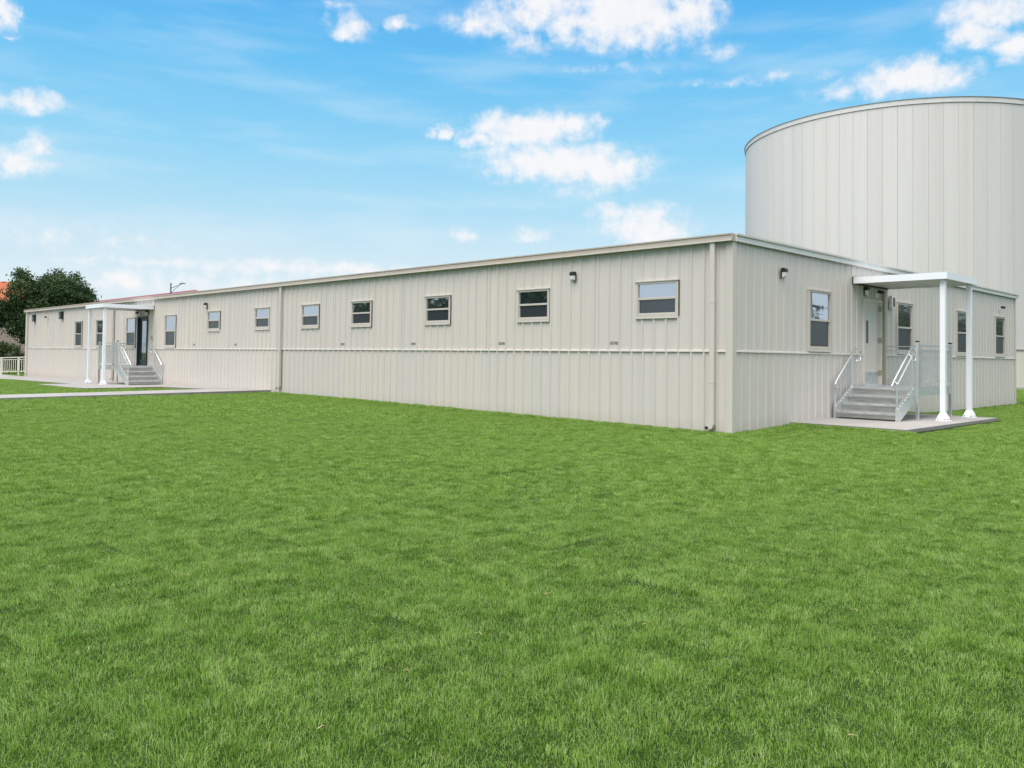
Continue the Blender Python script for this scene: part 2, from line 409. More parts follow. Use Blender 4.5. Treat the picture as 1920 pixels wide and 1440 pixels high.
# doors ----------------------------------------------------------------
def make_steel_door(T):
    mb = MB(T); x0, x1 = -0.53, 0.53; z0, z1 = DZ0, DZ1-0.02
    mb.box(x0+0.05, x1-0.05, -0.10, -0.03, z0+0.012, z1-0.05)
    d = mb.build('door', M_door, bld, label='beige steel door with a narrow glass slit at the end wall')
    mb = MB(T); mb.box(x0, x0+0.05, -0.10, 0.045, z0, z1); mb.box(x1-0.05, x1, -0.10, 0.045, z0, z1); mb.box(x0+0.05, x1-0.05, -0.10, 0.045, z1-0.05, z1)
    mb.build('frame', M_door, d)
    mb = MB(T); mb.box(x0+0.29, x0+0.40, -0.031, -0.026, z0+0.98, z0+1.52); mb.build('glass_slit', M_screen, d)
    mb = MB(T); mb.box(x0+0.09, x1-0.09, -0.03, -0.024, z0+0.03, z0+0.30); mb.build('kick_plate', M_alu2, d)
    for z in (z0+0.22, z0+1.0, z0+1.76):
        mb = MB(T); mb.box(x1-0.065, x1-0.035, -0.03, 0.052, z, z+0.12); mb.build('hinge', M_chan, d)
    mb = MB(T); mb.tube([(x0+0.14, -0.03, z0+0.92), (x0+0.14, 0.03, z0+0.92), (x0+0.27, 0.035, z0+0.92)], 0.012); mb.box(x0+0.115, x0+0.165, -0.03, -0.018, z0+0.84, z0+1.0)
    mb.build('handle', M_alu, d)
    mb = MB(T); mb.box(x0+0.03, x1-0.03, -0.10, 0.06, z0-0.03, z0+0.011); mb.build('threshold', M_alu, d)
make_steel_door(lambda p: (p[1], 6.33+p[0], p[2]))
# painted channel right of the end door
mb = MB(); mb.box(0.004, 0.07, 6.93, 7.02, 0.80, 3.06); mb.build('conduit_channel', M_chan, bld)
def make_glass_door(T):
    x0, x1 = -0.53, 0.53; z0, z1 = DZ0, DZ1+0.03
    mb = MB(T); s = 0.11
    mb.box(x0+.05, x0+.05+s, -0.08, -0.03, z0+.01, z1-.05); mb.box(x1-.05-s, x1-.05, -0.08, -0.03, z0+.01, z1-.05)
    mb.box(x0+.05+s, x1-.05-s, -0.08, -0.03, z1-.19, z1-.05); mb.box(x0+.05+s, x1-.05-s, -0.08, -0.03, z0+.01, z0+.26)
    d = mb.build('door', M_bronze, bld, label='dark framed glass door under the far canopy')
    mb = MB(T); mb.box(x0, x0+.05, -0.1, 0.05, z0, z1); mb.box(x1-.05, x1, -0.1, 0.05, z0, z1); mb.box(x0+.05, x1-.05, -0.1, 0.05, z1-.05, z1); mb.build('frame', M_bronze, d)
    mb = MB(T); mb.box(x0+.05+s, x1-.05-s, -0.06, -0.05, z0+.26, z1-.19); mb.build('pane', M_doorglass, d)
    mb = MB(T); mb.tube([(x1-.14, -.03, z0+.85), (x1-.14, .05, z0+.87), (x1-.14, .05, z0+1.15), (x1-.14, -.03, z0+1.17)], 0.013); mb.build('handle', M_alu, d)
make_glass_door(lambda p: (-27.89+p[0], -p[1], p[2]))

# stencilled module numbers beside each joint (digits made as small strokes)
SEG = {'0': 'abcdef', '1': 'bc', '2': 'abged', '3': 'abgcd', '4': 'fgbc', '5': 'afgcd', '6': 'afgedc', '7': 'abc', '8': 'abcdefg', '9': 'abcdfg'}
def digits(mb, txt, x, z, h):
    w = h*0.38; t = h*0.13
    for ch in txt:
        R = {'a': (x, x+w, z+h-t, z+h), 'b': (x+w-t, x+w, z+h/2, z+h), 'c': (x+w-t, x+w, z, z+h/2), 'd': (x, x+w, z, z+t),
             'e': (x, x+t, z, z+h/2), 'f': (x, x+t, z+h/2, z+h), 'g': (x, x+w, z+h/2-t/2, z+h/2+t/2)}
        for s in SEG[ch]:
            a, b_, c, d = R[s]; mb.face([(a, -0.003-0.0006*ord(s)/97, c), (b_, -0.003-0.0006*ord(s)/97, c), (b_, -0.003-0.0006*ord(s)/97, d), (a, -0.003-0.0006*ord(s)/97, d)])
        x += w*1.3
for i, x in enumerate((-2.835, -6.185, -9.535, -12.885, -19.585, -22.935)):
    mb = MB(); digits(mb, '202240' + str(9-i), x, 1.625, 0.062)
    mb.build('module_number', M_stencil, bld, recalc=False)

# ------------------------------------------------------------------ wall fixtures
def wall_light(T, name='wall_light'):
    root = None
    mb = MB(T); mb.box(-0.085, 0.085, 0.0, 0.16, 0.0, 0.125); cap = mb
    return cap
def make_wall_light(loc, rz, label, proto=[None]):
    if proto[0] is None:
        r = empty('wall_light', loc, rz)
        mb = MB(); mb.prism([(-0.09, -0.002, 0.0), (-0.09, -0.15, 0.0), (-0.09, -0.15, 0.09), (-0.09, -0.11, 0.13), (-0.09, -0.002, 0.13)], (0.18, 0, 0)); mb.build('hood', M_black, r, bevel=0.006)
        mb = MB(); mb.prism([(-0.082, -0.03, 0.0), (-0.082, -0.135, 0.0), (-0.082, -0.12, -0.13), (-0.082, -0.085, -0.17), (-0.082, -0.03, -0.17)], (0.164, 0, 0)); mb.build('lens', M_lens, r, bevel=0.012)
        mb = MB(); mb.box(-0.088, 0.088, -0.03, -0.002, -0.185, 0.0); mb.build('back_plate', M_black, r)
        r.scale = (0.64, 0.64, 0.64); proto[0] = r
    else:
        r = copy_tree(proto[0], None, loc, rz)
    tag(r, label, 'wall light', 'black capped wall lights on the metal siding'); return r
make_wall_light((-3.82, -0.0305, 3.12), 0, 'black capped wall light between the two nearest small windows')
make_wall_light((-21.80, -0.0305, 3.12), 0, 'small black capped wall light above the farthest small window')
make_wall_light((0.0305, 1.85, 3.10), PI/2, 'black capped wall light on the end wall near the building corner')
make_wall_light((0.0305, 5.86, 3.00), PI/2, 'black capped wall light tucked under the near canopy over the steel door')
make_wall_light((-27.35, -0.0305, 3.02), 0, 'dark wall light under the far canopy over the glass door')

def make_camera_dome(loc, rz, label):
    r = empty('security_camera', loc, rz, label, 'camera', 'security cameras on brackets')
    mb = MB(); mb.box(-0.045, 0.045, -0.02, 0, -0.12, -0.02); mb.build('bracket', M_lens, r)
    mb = MB(); mb.tube([(0, -0.02, -0.04), (0, -0.07, -0.03), (0.0, -0.09, 0.0)], 0.012); mb.build('arm', M_lens, r)
    mb = MB(); mb.tube([(0.01, -0.05, 0.01), (0, -0.16, -0.015)], 0.042, 10); mb.build('body', M_black, r, smooth=False)
    return r
make_camera_dome((-41.0, -0.0305, 3.16), 0, 'small dark security camera between two black wall boxes at the far end')
make_camera_dome((0.0305, 16.44, 3.14), PI/2, 'small dark camera above the last tall window of the end wall')
make_camera_dome((0.0305, 6.52, 3.0), PI/2, 'dark camera over the steel door, right of the wall light')
make_camera_dome((-28.25, -0.0305, 3.02), 0, 'dark camera over the glass door, under the far canopy')
def make_box_lamp(loc, label, proto=[None]):
    if proto[0] is None:
        r = empty('floodlight', loc, 0)
        mb = MB(); mb.box(-0.17, 0.17, -0.12, -0.002, -0.20, 0.18); mb.build('housing', M_black, r, bevel=0.01)
        mb = MB(); mb.box(-0.15, 0.15, -0.126, -0.121, -0.18, 0.02); mb.build('front_glass', M_screen, r)
        mb = MB(); mb.box(-0.05, 0.05, -0.10, -0.002, 0.182, 0.23); mb.build('bracket', M_alu, r); proto[0] = r
    else: r = copy_tree(proto[0], None, loc)
    tag(r, label, 'light box', 'black boxes high on the far end of the long wall')
make_box_lamp((-43.27, -0.0305, 3.17), 'black box light high on the wall next to the far left corner')
make_box_lamp((-38.56, -0.0305, 3.20), 'black box light high on the wall left of the far windows')
# sign / speaker box right of the end door, junction box
r = empty('wall_sign_box', (0.0305, 7.42, 2.80), PI/2, 'small grey and white box on the wall between steel door and window', 'wall box')
mb = MB(); mb.box(-0.11, 0.11, -0.07, -0.002, -0.16, 0.16); mb.build('housing', M_lens, r, bevel=0.006)
mb = MB(); mb.box(-0.03, 0.07, -0.078, -0.071, -0.10, 0.12); mb.build('front_panel', M_gap, r)
r = empty('card_reader', (-26.85, -0.0305, 1.95), 0, 'small dark card reader on the wall right of the glass door', 'card reader')
mb = MB(); mb.box(-0.04, 0.04, -0.04, -0.002, -0.09, 0.09); mb.build('housing', M_chan, r, bevel=0.004)
mb = MB(); mb.box(-0.025, 0.025, -0.045, -0.041, 0.0, 0.05); mb.build('front_panel', M_black, r)

# ------------------------------------------------------------------ entry: canopy and stairs
def make_entry(T, zs, where):
    can = empty('entrance_canopy', T((0, 0, 0)), 0, 'white flat canopy on square posts over the ' + where, 'canopy', 'white canopies over the doors')
    off = Vector(can.location)
    L = lambda p: tuple(Vector(T(p)) - off)
    mb = MB(L)
    a0, a1, b0, b1 = -1.05, 0.99, 0.05, 2.03; zt = 3.255
    t = 0.02; z0 = zt-0.145
    mb.box(a0, a1, b1-t, b1, z0, zt); mb.box(a0, a0+t, b0, b1-t, z0, zt); mb.box(a1-t, a1, b0, b1-t, z0, zt)
    mb.build('fascia', M_white, can)
    mb = MB(L); mb.box(a0+t, a1-t, b0, b1-t, zt-0.03, zt-0.005); mb.build('roof_deck', M_white, can)
    mb = MB(L)
    n = 10; wd = (a1-a0-2*t)/n
    for i in range(n):
        mb.box(a0+t+i*wd+0.006, a0+t+(i+1)*wd-0.006, b0, b1-t, z0+0.03, z0+0.045)
    mb.build('soffit', M_soffit, can)
    mb = MB(L); mb.box(a0-0.02, a1+0.012, 0.032, b0-0.001, z0-0.01, zt+0.015); mb.build('ledger', M_gap, can)
    for a in (0.82, -0.90):
        mb = MB(L); h = 0.052; bb = 1.90
        mb.box(a-h, a+h, bb-h, bb+h, zs+0.17, z0-0.001); p = mb.build('post', M_white, can, bevel=0.004)
        mb = MB(L); mb.frustum(a, bb, zs+0.014, zs+0.17, 0.118, h+0.004); mb.box(a-0.125, a+0.125, bb-0.125, bb+0.125, zs, zs+0.013)
        mb.build('base_shoe', M_white, p, bevel=0.003)
        mb = MB(L)
        for da in (-0.07, 0.07):
            mb.tube([(a+da, bb+0.10, zs+0.04), (a+da, bb+0.122, zs+0.04)], 0.012); mb.tube([(a+0.10, bb+da, zs+0.04), (a+0.122, bb+da, zs+0.04)], 0.012)
            mb.tube([(a-0.10, bb+da, zs+0.04), (a-0.122, bb+da, zs+0.04)], 0.012)
        mb.build('bolts', M_gap, p)
    st = empty('entry_stairs', T((0, 0, 0)), 0, 'aluminium stairs and railed landing at the ' + where, 'stairs', 'metal entry stairs')
    zl = 0.78; la0, la1, lb0, lb1 = -1.08, 1.07, 0.06, 1.42
    mb = MB(L)
    n = 9; wd = (lb1-lb0)/n
    for i in range(n): mb.box(la0+0.03, la1-0.031, lb0+i*wd+0.004, lb0+(i+1)*wd-0.004, zl-0.035, zl)
    mb.build('landing_deck', M_alu2, st)
    mb = MB(L)
    mb.box(la0, la1, lb1, lb1+0.04, zl-0.16, zl+0.012); mb.box(la0, la0+0.029, lb0, lb1, zl-0.16, zl+0.012); mb.box(la1-0.03, la1, lb0, lb1, zl-0.16, zl+0.002)
    mb.build('landing_beam', M_alu2, st)
    # treads with closed risers
    rise = (zl-zs)/4; run = 0.29
    for i in range(3):
        z = zl-rise*(i+1); a = la1+run*i
        mb = MB(L); mb.box(a-0.02, a+run+0.018, lb0+0.045, lb1-0.06, z-0.032, z)
        mb.box(a+run+0.012, a+run+0.024, lb0+0.045, lb1-0.06, z-0.05, z+0.003)
        tr = mb.build('tread', M_alu2, st)
        mb = MB(L); mb.box(a+0.0, a+0.008, lb0+0.046, lb1-0.061, z+0.001, z+rise-0.052); mb.build('riser', M_riser, tr)
    mb = MB(L); mb.box(la1+3*run, la1+3*run+0.008, lb0+0.046, lb1-0.061, zs+0.03, zs+rise-0.052); mb.build('riser', M_riser, st)
    ab = la1+3*run+0.09
    for bq in (lb0-0.0, lb1-0.055):
        prof = [(la1+0.002, zl+0.06), (ab, zs+0.27), (ab, zs+0.0), (ab-0.16, zs+0.0), (la1+0.002, zl-0.30)]
        mb = MB(L); mb.prism([(a, bq, z) for a, z in prof], (0, 0.04, 0)); sg = mb.build('stringer', M_alu, st)
        mb = MB(L)
        slope = (zs+0.27-(zl+0.06))/(ab-la1)
        for i in range(8):
            a = la1+0.08+i*0.115; z = zl+0.06+slope*(a-la1)-0.045
            mb.tube([(a, bq+0.04, z), (a, bq+0.052, z)], 0.012, 6)
        mb.build('bolts', M_alu, sg)
        # stair railing: posts, pickets, looped handrail
        bc = bq+0.02
        rz = lambda a: 1.62 - (a-1.10)*0.735
        mb = MB(L); mb.tube([(1.16, bc, zl-0.02), (1.16, bc, rz(1.16)-0.07)], 0.02, 4); mb.build('rail_post', M_alu, st)
        mb = MB(L); mb.tube([(ab-0.025, bc, zs+0.1), (ab-0.025, bc, rz(ab-0.025)-0.07)], 0.022, 4); mb.build('rail_post', M_alu, st)
        mb = MB(L); a = 1.24
        while a < ab-0.06:
            zt_ = zl+0.06+slope*(a-la1); mb.tube([(a, bc, zt_-0.02), (a, bc, rz(a)-0.11)], 0.0065, 5); a += 0.088
        mb.build('pickets', M_alu, st)
        mb = MB(L); mb.tube([(1.16, bc, rz(1.16)-0.11), (ab-0.025, bc, rz(ab-0.025)-0.11)], 0.016, 6); mb.build('lower_rail', M_alu, st)
        pts = [(1.90, .76), (2.02, .76), (2.09, .79), (2.12, .85), (2.10, .92), (2.03, 1.0)]
        pts = [(a, z) for a, z in pts]
        pts[-1] = (2.03, rz(2.03)); pts[-2] = (2.10, rz(2.03)-0.075)
        pts += [(a, rz(a)) for a in (1.7, 1.4, 1.15)] + [(1.06, rz(1.10)+0.018), (0.86, rz(1.10)+0.022), (0.81, rz(1.10)), (0.79, rz(1.10)-0.05), (0.79, rz(1.10)-0.2), (0.81, rz(1.10)-0.245), (0.86, rz(1.10)-0.262), (1.05, rz(1.10)-0.262)]
        mb = MB(L); off_b = 0.055 if bq < 0.5 else -0.055
        mb.tube([(a, bc+off_b, z) for a, z in pts], 0.021, 10); hr = mb.build('handrail', M_rail_alu, st, smooth=True)
        mb = MB(L)
        for a in (1.2, ab-0.05): mb.tube([(a, bc, rz(a)-0.09), (a, bc+off_b, rz(a)-0.03)], 0.008, 6)
        mb.build('bracket', M_alu, hr)
    # landing guard posts and legs
    for (a, b_, top) in ((1.03, 1.40, 1.77), (-1.045, 1.40, 1.77)):
        mb = MB(L); mb.box(a-0.03, a+0.03, b_+0.022, b_+0.082, zs, top); lg = mb.build('post', M_alu, st, bevel=0.003)
        mb = MB(L); mb.box(a-0.033, a+0.033, b_+0.019, b_+0.085, top, top+0.03); mb.build('cap', M_black, lg)
        mb = MB(L); mb.box(a-0.07, a+0.07, b_-0.02, b_+0.13, zs, zs+0.01); mb.build('foot_plate', M_alu2, lg)
    mb = MB(L); mb.box(0.86, 0.93, 1.425, 1.475, zl-0.1, 1.74); mb.build('post', M_alu, st)
    for a in (1.0, -1.04):
        mb = MB(L); mb.box(a-0.03, a+0.03, 0.10, 0.16, zs, zl-0.17); mb.build('leg', M_alu, st)
    # front guard
    mb = MB(L)
    for z, hh in ((1.70, 0.025), (1.60, 0.02), (0.90, 0.02), (0.82, 0.012)): mb.box(-1.013, 0.858, 1.44, 1.475, z, z+hh)
    g = mb.build('guard_rail', M_alu, st)
    mb = MB(L); a = -0.99
    while a < 0.84: mb.box(a-0.003, a+0.003, 1.451, 1.457, 0.92, 1.60); a += 0.030
    z = 0.96
    mb.build('mesh_infill', M_alu, g)
    mb = MB(L)
    for z, hh in ((1.70, 0.025), (1.60, 0.02), (0.90, 0.02)): mb.box(-1.062, -1.028, 0.036, 1.42, z, z+hh)
    g = mb.build('guard_rail', M_alu, st)
    mb = MB(L); b_ = 0.25
    while b_ < 1.38: mb.box(-1.050, -1.042, b_-0.005, b_+0.005, 0.92, 1.60); b_ += 0.095
    mb.build('pickets', M_alu, g)
make_entry(lambda p: (p[1], 6.17-p[0], p[2]), 0.10, 'near steel door')
make_entry(lambda p: (-27.65+p[0], -p[1], p[2]), 0.045, 'far dark glass door')

# ------------------------------------------------------------------ round storage building behind
TC = Vector((-11.7, 39.26, 0)); TR = 9.0; TH = 14.97
tank = empty('round_building', TC, 0, 'tall round windowless building of pale vertical panels behind the end wall', 'round building')
def panel_mat():
    m, nt, b = new_mat('tank_panel_paint')
    at = nt.nodes.new('ShaderNodeAttribute'); at.attribute_name = 'tone'
    r = ramp(nt, [(0.0, (0.61, 0.595, 0.58)), (0.6, (0.64, 0.63, 0.625)), (1.0, (0.645, 0.625, 0.60))]); lk(nt, at.outputs['Fac'], r.inputs['Fac'])
    st = noise_node(nt, 1.0, 6, 0.65, (3.0, 3.0, 0.05)); r2 = ramp(nt, [(0.35, (0.95, 0.945, 0.935)), (0.6, (1, 1, 1))]); lk(nt, st.outputs['Fac'], r2.inputs['Fac'])
    mx = nt.nodes.new('ShaderNodeMix'); mx.data_type = 'RGBA'; mx.blend_type = 'MULTIPLY'; mx.inputs[0].default_value = 1
    lk(nt, r.outputs['Color'], mx.inputs[6]); lk(nt, r2.outputs['Color'], mx.inputs[7]); lk(nt, mx.outputs[2], b.inputs['Base Color'])
    b.inputs['Roughness'].default_value = 0.55
    return m
NP = 78; mb = MB(); tones = []
RG = random.Random(3)
for i in range(NP):
    a0 = 2*PI*i/NP; a1 = 2*PI*(i+1)/NP; g = (a1-a0)*0.010; tn = RG.random()
    sub = 3
    prev = None
    pts = []
    for k in range(sub+1):
        a = a0+g+(a1-a0-2*g)*k/sub; pts.append((TR*math.cos(a), TR*math.sin(a)))
    for p, q in zip(pts, pts[1:]):
        mb.face([(p[0], p[1], 2.0), (q[0], q[1], 2.0), (q[0], q[1], TH-0.28), (p[0], p[1], TH-0.28)]); tones.append(tn)
    # recessed joint
    c0 = ((TR-0.024)*math.cos(a1), (TR-0.024)*math.sin(a1)); nx_ = a1+g
    q = (TR*math.cos(nx_), TR*math.sin(nx_)); p = pts[-1]
    mb.face([(p[0], p[1], 2.0), (c0[0], c0[1], 2.0), (c0[0], c0[1], TH-0.28), (p[0], p[1], TH-0.28)]); tones.append(tn)
    mb.face([(c0[0], c0[1], 2.0), (q[0], q[1], 2.0), (q[0], q[1], TH-0.28), (c0[0], c0[1], TH-0.28)]); tones.append(tn)
w = mb.build('wall', panel_mat(), tank, recalc=False)
at = w.data.attributes.new('tone', 'FLOAT', 'FACE'); at.data.foreach_set('value', tones)
def ring(name, r0, r1, z0, z1, mat, n=144):
    mb = MB()
    for i in range(n):
        a = 2*PI*i/n; b_ = 2*PI*(i+1)/n; ca, sa, cb, sb = math.cos(a), math.sin(a), math.cos(b_), math.sin(b_)
        mb.face([(r1*ca, r1*sa, z0), (r1*cb, r1*sb, z0), (r1*cb, r1*sb, z1), (r1*ca, r1*sa, z1)])
        mb.face([(r0*ca, r0*sa, z1), (r0*cb, r0*sb, z1), (r1*cb, r1*sb, z1), (r1*ca, r1*sa, z1)])
        mb.face([(r0*ca, r0*sa, z0), (r0*cb, r0*sb, z0), (r1*cb, r1*sb, z0), (r1*ca, r1*sa, z0)])
    return mb.build(name, mat, tank, recalc=False)
M_cream = simple('cream_plinth', (0.66, 0.63, 0.56), 0.8, var=0.05, bump=0.2)
ring('plinth', TR-0.3, TR+0.02, 0.12, 1.98, M_cream)
ring('footing', TR-0.3, TR+0.05, -0.3, 0.12, simple('footing_grey', (0.42, 0.39, 0.36), 0.9))
ring('ledge', TR-0.3, TR+0.06, 1.99, 2.06, simple('ledge_brown', (0.30, 0.26, 0.26), 0.7))
ring('rim_band', TR-0.2, TR+0.05, TH-0.27, TH-0.015, simple('rim_paint', (0.63, 0.63, 0.62), 0.5))
ring('rim_shadow_gap', TR-0.2, TR+0.012, TH-0.285, TH-0.272, M_gap)
ring('rim_cap', TR-0.2, TR+0.09, TH-0.013, TH+0.006, simple('cap_grey', (0.28, 0.28, 0.27), 0.6))
mb = MB(); n = 72
for i in range(n):
    a = 2*PI*i/n; b_ = 2*PI*(i+1)/n; mb.face([(0, 0, TH+0.0), ((TR-.15)*math.cos(a), (TR-.15)*math.sin(a), TH-0.1), ((TR-.15)*math.cos(b_), (TR-.15)*math.sin(b_), TH-0.1)])
mb.build('roof', M_roof, tank)

# ------------------------------------------------------------------ camera frame (used to lay out the far background in metres)
CR = Vector((0.703909, 0.71018, 0)).normalized(); CF = Vector((-0.71018, 0.703909, 0)); C0 = Vector((7.9963, -13.6083, 0))
def bg(lat, dep, z=0): return C0 + CR*lat + CF*dep + Vector((0, 0, z))
AZ = math.atan2(CR.y, CR.x)

# house with orange roof behind the tree
hs = empty('orange_roof_house', bg(-56, 84, -0.2), AZ, 'beige stucco house with an orange tile roof behind the dark tree at left', 'house')
M_stucco = simple('stucco', (0.33, 0.28, 0.235), 0.95, var=0.12, nscale=0.4, bump=0.4)
def tile_mat(name, c):
    m, nt, b = new_mat(name)
    wv = nt.nodes.new('ShaderNodeTexWave'); wv.inputs['Scale'].default_value = 1.6; wv.inputs['Distortion'].default_value = 0.4
    tc = nt.nodes.new('ShaderNodeTexCoord'); lk(nt, tc.outputs['Object'], wv.inputs['Vector'])
    n = noise_node(nt, 3, 5); r = ramp(nt, [(0.3, tuple(x*0.7 for x in c)), (0.7, tuple(x*1.15 for x in c))]); lk(nt, n.outputs['Fac'], r.inputs['Fac'])
    lk(nt, r.outputs['Color'], b.inputs['Base Color']); b.inputs['Roughness'].default_value = 0.85
    bp = nt.nodes.new('ShaderNodeBump'); bp.inputs['Strength'].default_value = 0.8; bp.inputs['Distance'].default_value = 0.06
    lk(nt, wv.outputs['Fac'], bp.inputs['Height']); lk(nt, bp.outputs['Normal'], b.inputs['Normal']); return m
mb = MB(); mb.box(-14, 9, 0, 11, -0.2, 6.3); mb.build('wall', M_stucco, hs)
mb = MB(); mb.poly([(-15, -0.8, 6.3), (10, -0.8, 6.3), (10, 12, 6.3), (-15, 12, 6.3), (-9.5, 5.5, 9.0), (4.6, 5.5, 9.0), (-15, -0.8, 6.1), (10, -0.8, 6.1), (10, 12, 6.1), (-15, 12, 6.1)],
                   [(0, 1, 5, 4), (1, 2, 5), (2, 3, 4, 5), (3, 0, 4), (0, 6, 7, 1), (1, 7, 8, 2), (2, 8, 9, 3), (3, 9, 6, 0), (6, 9, 8, 7)])
mb.build('roof', tile_mat('orange_tiles', (0.50, 0.15, 0.07)), hs)
# long red roofed building beyond
rd = empty('red_roof_building', (-106, 23, -0.2), 0, 'low distant building whose long red roof line shows above the eave', 'building')
mb = MB(); mb.box(-34, 32, -5, 5, 0, 6.2); mb.build('wall', M_stucco, rd)
mb = MB(); mb.poly([(-36, -6, 6.2), (33, -6, 6.2), (33, 6, 6.2), (-36, 6, 6.2), (-32, 0, 8.0), (31, 0, 8.0), (31.9, 0, 7.85)],
                   [(0, 1, 5, 4), (1, 2, 6), (1, 6, 5), (2, 5, 6), (2, 3, 4, 5), (3, 0, 4), (0, 3, 2, 1)])
mb.build('roof', simple('red_metal_roof', (0.30, 0.055, 0.05), 0.5, var=0.15), rd)
# street lamp
lp = empty('street_lamp', (-71.9, 19.2, -0.2), 0, 'grey street lamp with one angled arm rising behind the roof', 'street lamp')
M_galv = simple('galvanised', (0.20, 0.20, 0.22), 0.5, 0.5)
mb = MB(); mb.tube([(0, 0, 0), (0, 0, 8.25)], 0.10, 8, 0.07); mb.build('pole', M_galv, lp)
d = CR
mb = MB(); mb.tube([tuple(d*0.0+Vector((0, 0, 7.75))), tuple(d*1.05+Vector((0, 0, 8.18)))], 0.035, 6)
mb.tube([(0, 0, 7.25), tuple(d*0.35+Vector((0, 0, 7.62))), tuple(d*0.8+Vector((0, 0, 8.0)))], 0.025, 6); mb.build('arm', M_galv, lp)
mb = MB(); mb.tube([tuple(d*0.85+Vector((0, 0, 8.17))), tuple(d*1.1+Vector((0, 0, 8.24))), tuple(d*1.4+Vector((0, 0, 8.22)))], 0.09, 8, 0.05); mb.build('lamp_head', M_galv, lp)

# ramp railing at the far left corner
rr = empty('ramp_railing', (-49.6, -0.6, -0.12), AZ, 'cream picket railing beside the far left corner of the building', 'railing')
M_rail = simple('cream_rail_paint', (0.68, 0.66, 0.58), 0.5)
zr = lambda x: 0.04*(x)
mb = MB()
def railbar(mb, z, hh, x0=-4.2, x1=2.1): mb.prism([(x0, -0.03, z+zr(x0)), (x1, -0.03, z+zr(x1)), (x1, -0.03, z+hh+zr(x1)), (x0, -0.03, z+hh+zr(x0))], (0, 0.06, 0))
railbar(mb, 0.98, 0.06); mb.build('top_rail', M_rail, rr)
mb = MB(); railbar(mb, 0.86, 0.04); railbar(mb, 0.13, 0.05); mb.build('picket_rail', M_rail, rr)
mb = MB(); x = -4.1
while x < 2.05: mb.box(x-0.016, x+0.016, -0.012, 0.012, 0.17+zr(x), 0.87+zr(x)); x += 0.125
mb.build('pickets', M_rail, rr)
for x in (-3.9, -2.35, -0.8, 0.55, 1.6):
    mb = MB(); mb.box(x-0.05, x+0.05, -0.03, 0.035, -0.1, 0.99+zr(x)); mb.build('post', M_rail, rr)

# ------------------------------------------------------------------ foliage
def leaf_mat(name, c0, c1):
    m, nt, b = new_mat(name)
    at = nt.nodes.new('ShaderNodeAttribute'); at.attribute_name = 'tone'
    r = ramp(nt, [(0.0, c0), (1.0, c1)]); lk(nt, at.outputs['Fac'], r.inputs['Fac']); lk(nt, r.outputs['Color'], b.inputs['Base Color'])
    b.inputs['Roughness'].default_value = 0.6; b.inputs['Specular IOR Level'].default_value = 0.25
    tr = nt.nodes.new('ShaderNodeBsdfTranslucent'); lk(nt, r.outputs['Color'], tr.inputs['Color'])
    mx = nt.nodes.new('ShaderNodeMixShader'); mx.inputs[0].default_value = 0.25
    lk(nt, b.outputs[0], mx.inputs[1]); lk(nt, tr.outputs[0], mx.inputs[2]); lk(nt, mx.outputs[0], nt.nodes['Material Output'].inputs['Surface'])
    return m
M_leafd = leaf_mat('dark_leaves', (0.014, 0.034, 0.016), (0.085, 0.145, 0.050))
M_leafb = leaf_mat('bush_leaves', (0.012, 0.032, 0.008), (0.06, 0.095, 0.022))
M_bark = simple('bark', (0.09, 0.07, 0.055), 0.95, var=0.3, nscale=6, bump=0.8)
def crown(parent, lobes, n, leaf, mat, seed=1):
    rnd = random.Random(seed); V = []; F = []; tone = []
    tot = sum(l[3]**2 for l in lobes)
    for (cx, cy, cz, rad, flat) in lobes:
        cnt = int(n*rad*rad/tot); lt = rnd.random()*0.35
        # clusters of leaves (twigs) spread over the outer shell of each lobe
        for c in range(max(1, cnt//14)):
            u = Vector((rnd.gauss(0, 1), rnd.gauss(0, 1), rnd.gauss(0, 1))).normalized()
            q = rad*(0.55+0.5*rnd.random()**0.6)*(1+0.25*noise.noise(u*2.2+Vector((cx, cy, seed))))
            p0 = Vector((cx, cy, cz))+Vector((u.x*q, u.y*q, u.z*q*flat)); ct = rnd.random()*0.45
            cr = leaf*rnd.uniform(1.5, 4.0)
            for k in range(14):
                p = p0+Vector((rnd.gauss(0, 1), rnd.gauss(0, 1), rnd.gauss(0, .8)))*cr*0.5
                nrm = (u*0.6+Vector((rnd.gauss(0, 1), rnd.gauss(0, 1), rnd.gauss(0, 1)+0.4))).normalized()
                t = nrm.cross(Vector((rnd.gauss(0, 1), rnd.gauss(0, 1), rnd.gauss(0, 1)))).normalized(); b_ = nrm.cross(t)
                s = leaf*rnd.uniform(0.5, 1.1); i0 = len(V)
                V += [tuple(p-t*s), tuple(p-b_*s*0.45), tuple(p+t*s), tuple(p+b_*s*0.45)]
                F.append((i0, i0+1, i0+2, i0+3)); tone.append(min(1, max(0, lt+ct+rnd.random()*0.3)))
    me = bpy.data.meshes.new('crown'); me.from_pydata(V, [], F); me.materials.append(mat)
    a = me.attributes.new('tone', 'FLOAT', 'FACE'); a.data.foreach_set('value', tone)
    o = bpy.data.objects.new('crown', me); COL.objects.link(o); o.parent = parent; return o
def trunk(parent, h, r, branches):
    mb = MB(); mb.tube([(0, 0, -0.3), (0.05, 0.03, h*0.4), (0, 0, h)], r, 9, r*0.6)
    for b_ in branches:
        p = Vector(b_); mb.tube([(0, 0, h*0.55), tuple(p*0.5+Vector((0, 0, h*0.45))), tuple(p)], r*0.45, 7, r*0.12)
    return mb.build('trunk', M_bark, parent)
tr = empty('broadleaf_tree', bg(-36.5, 66, -0.3), AZ, 'dark green spreading tree behind the far left corner of the building', 'tree')
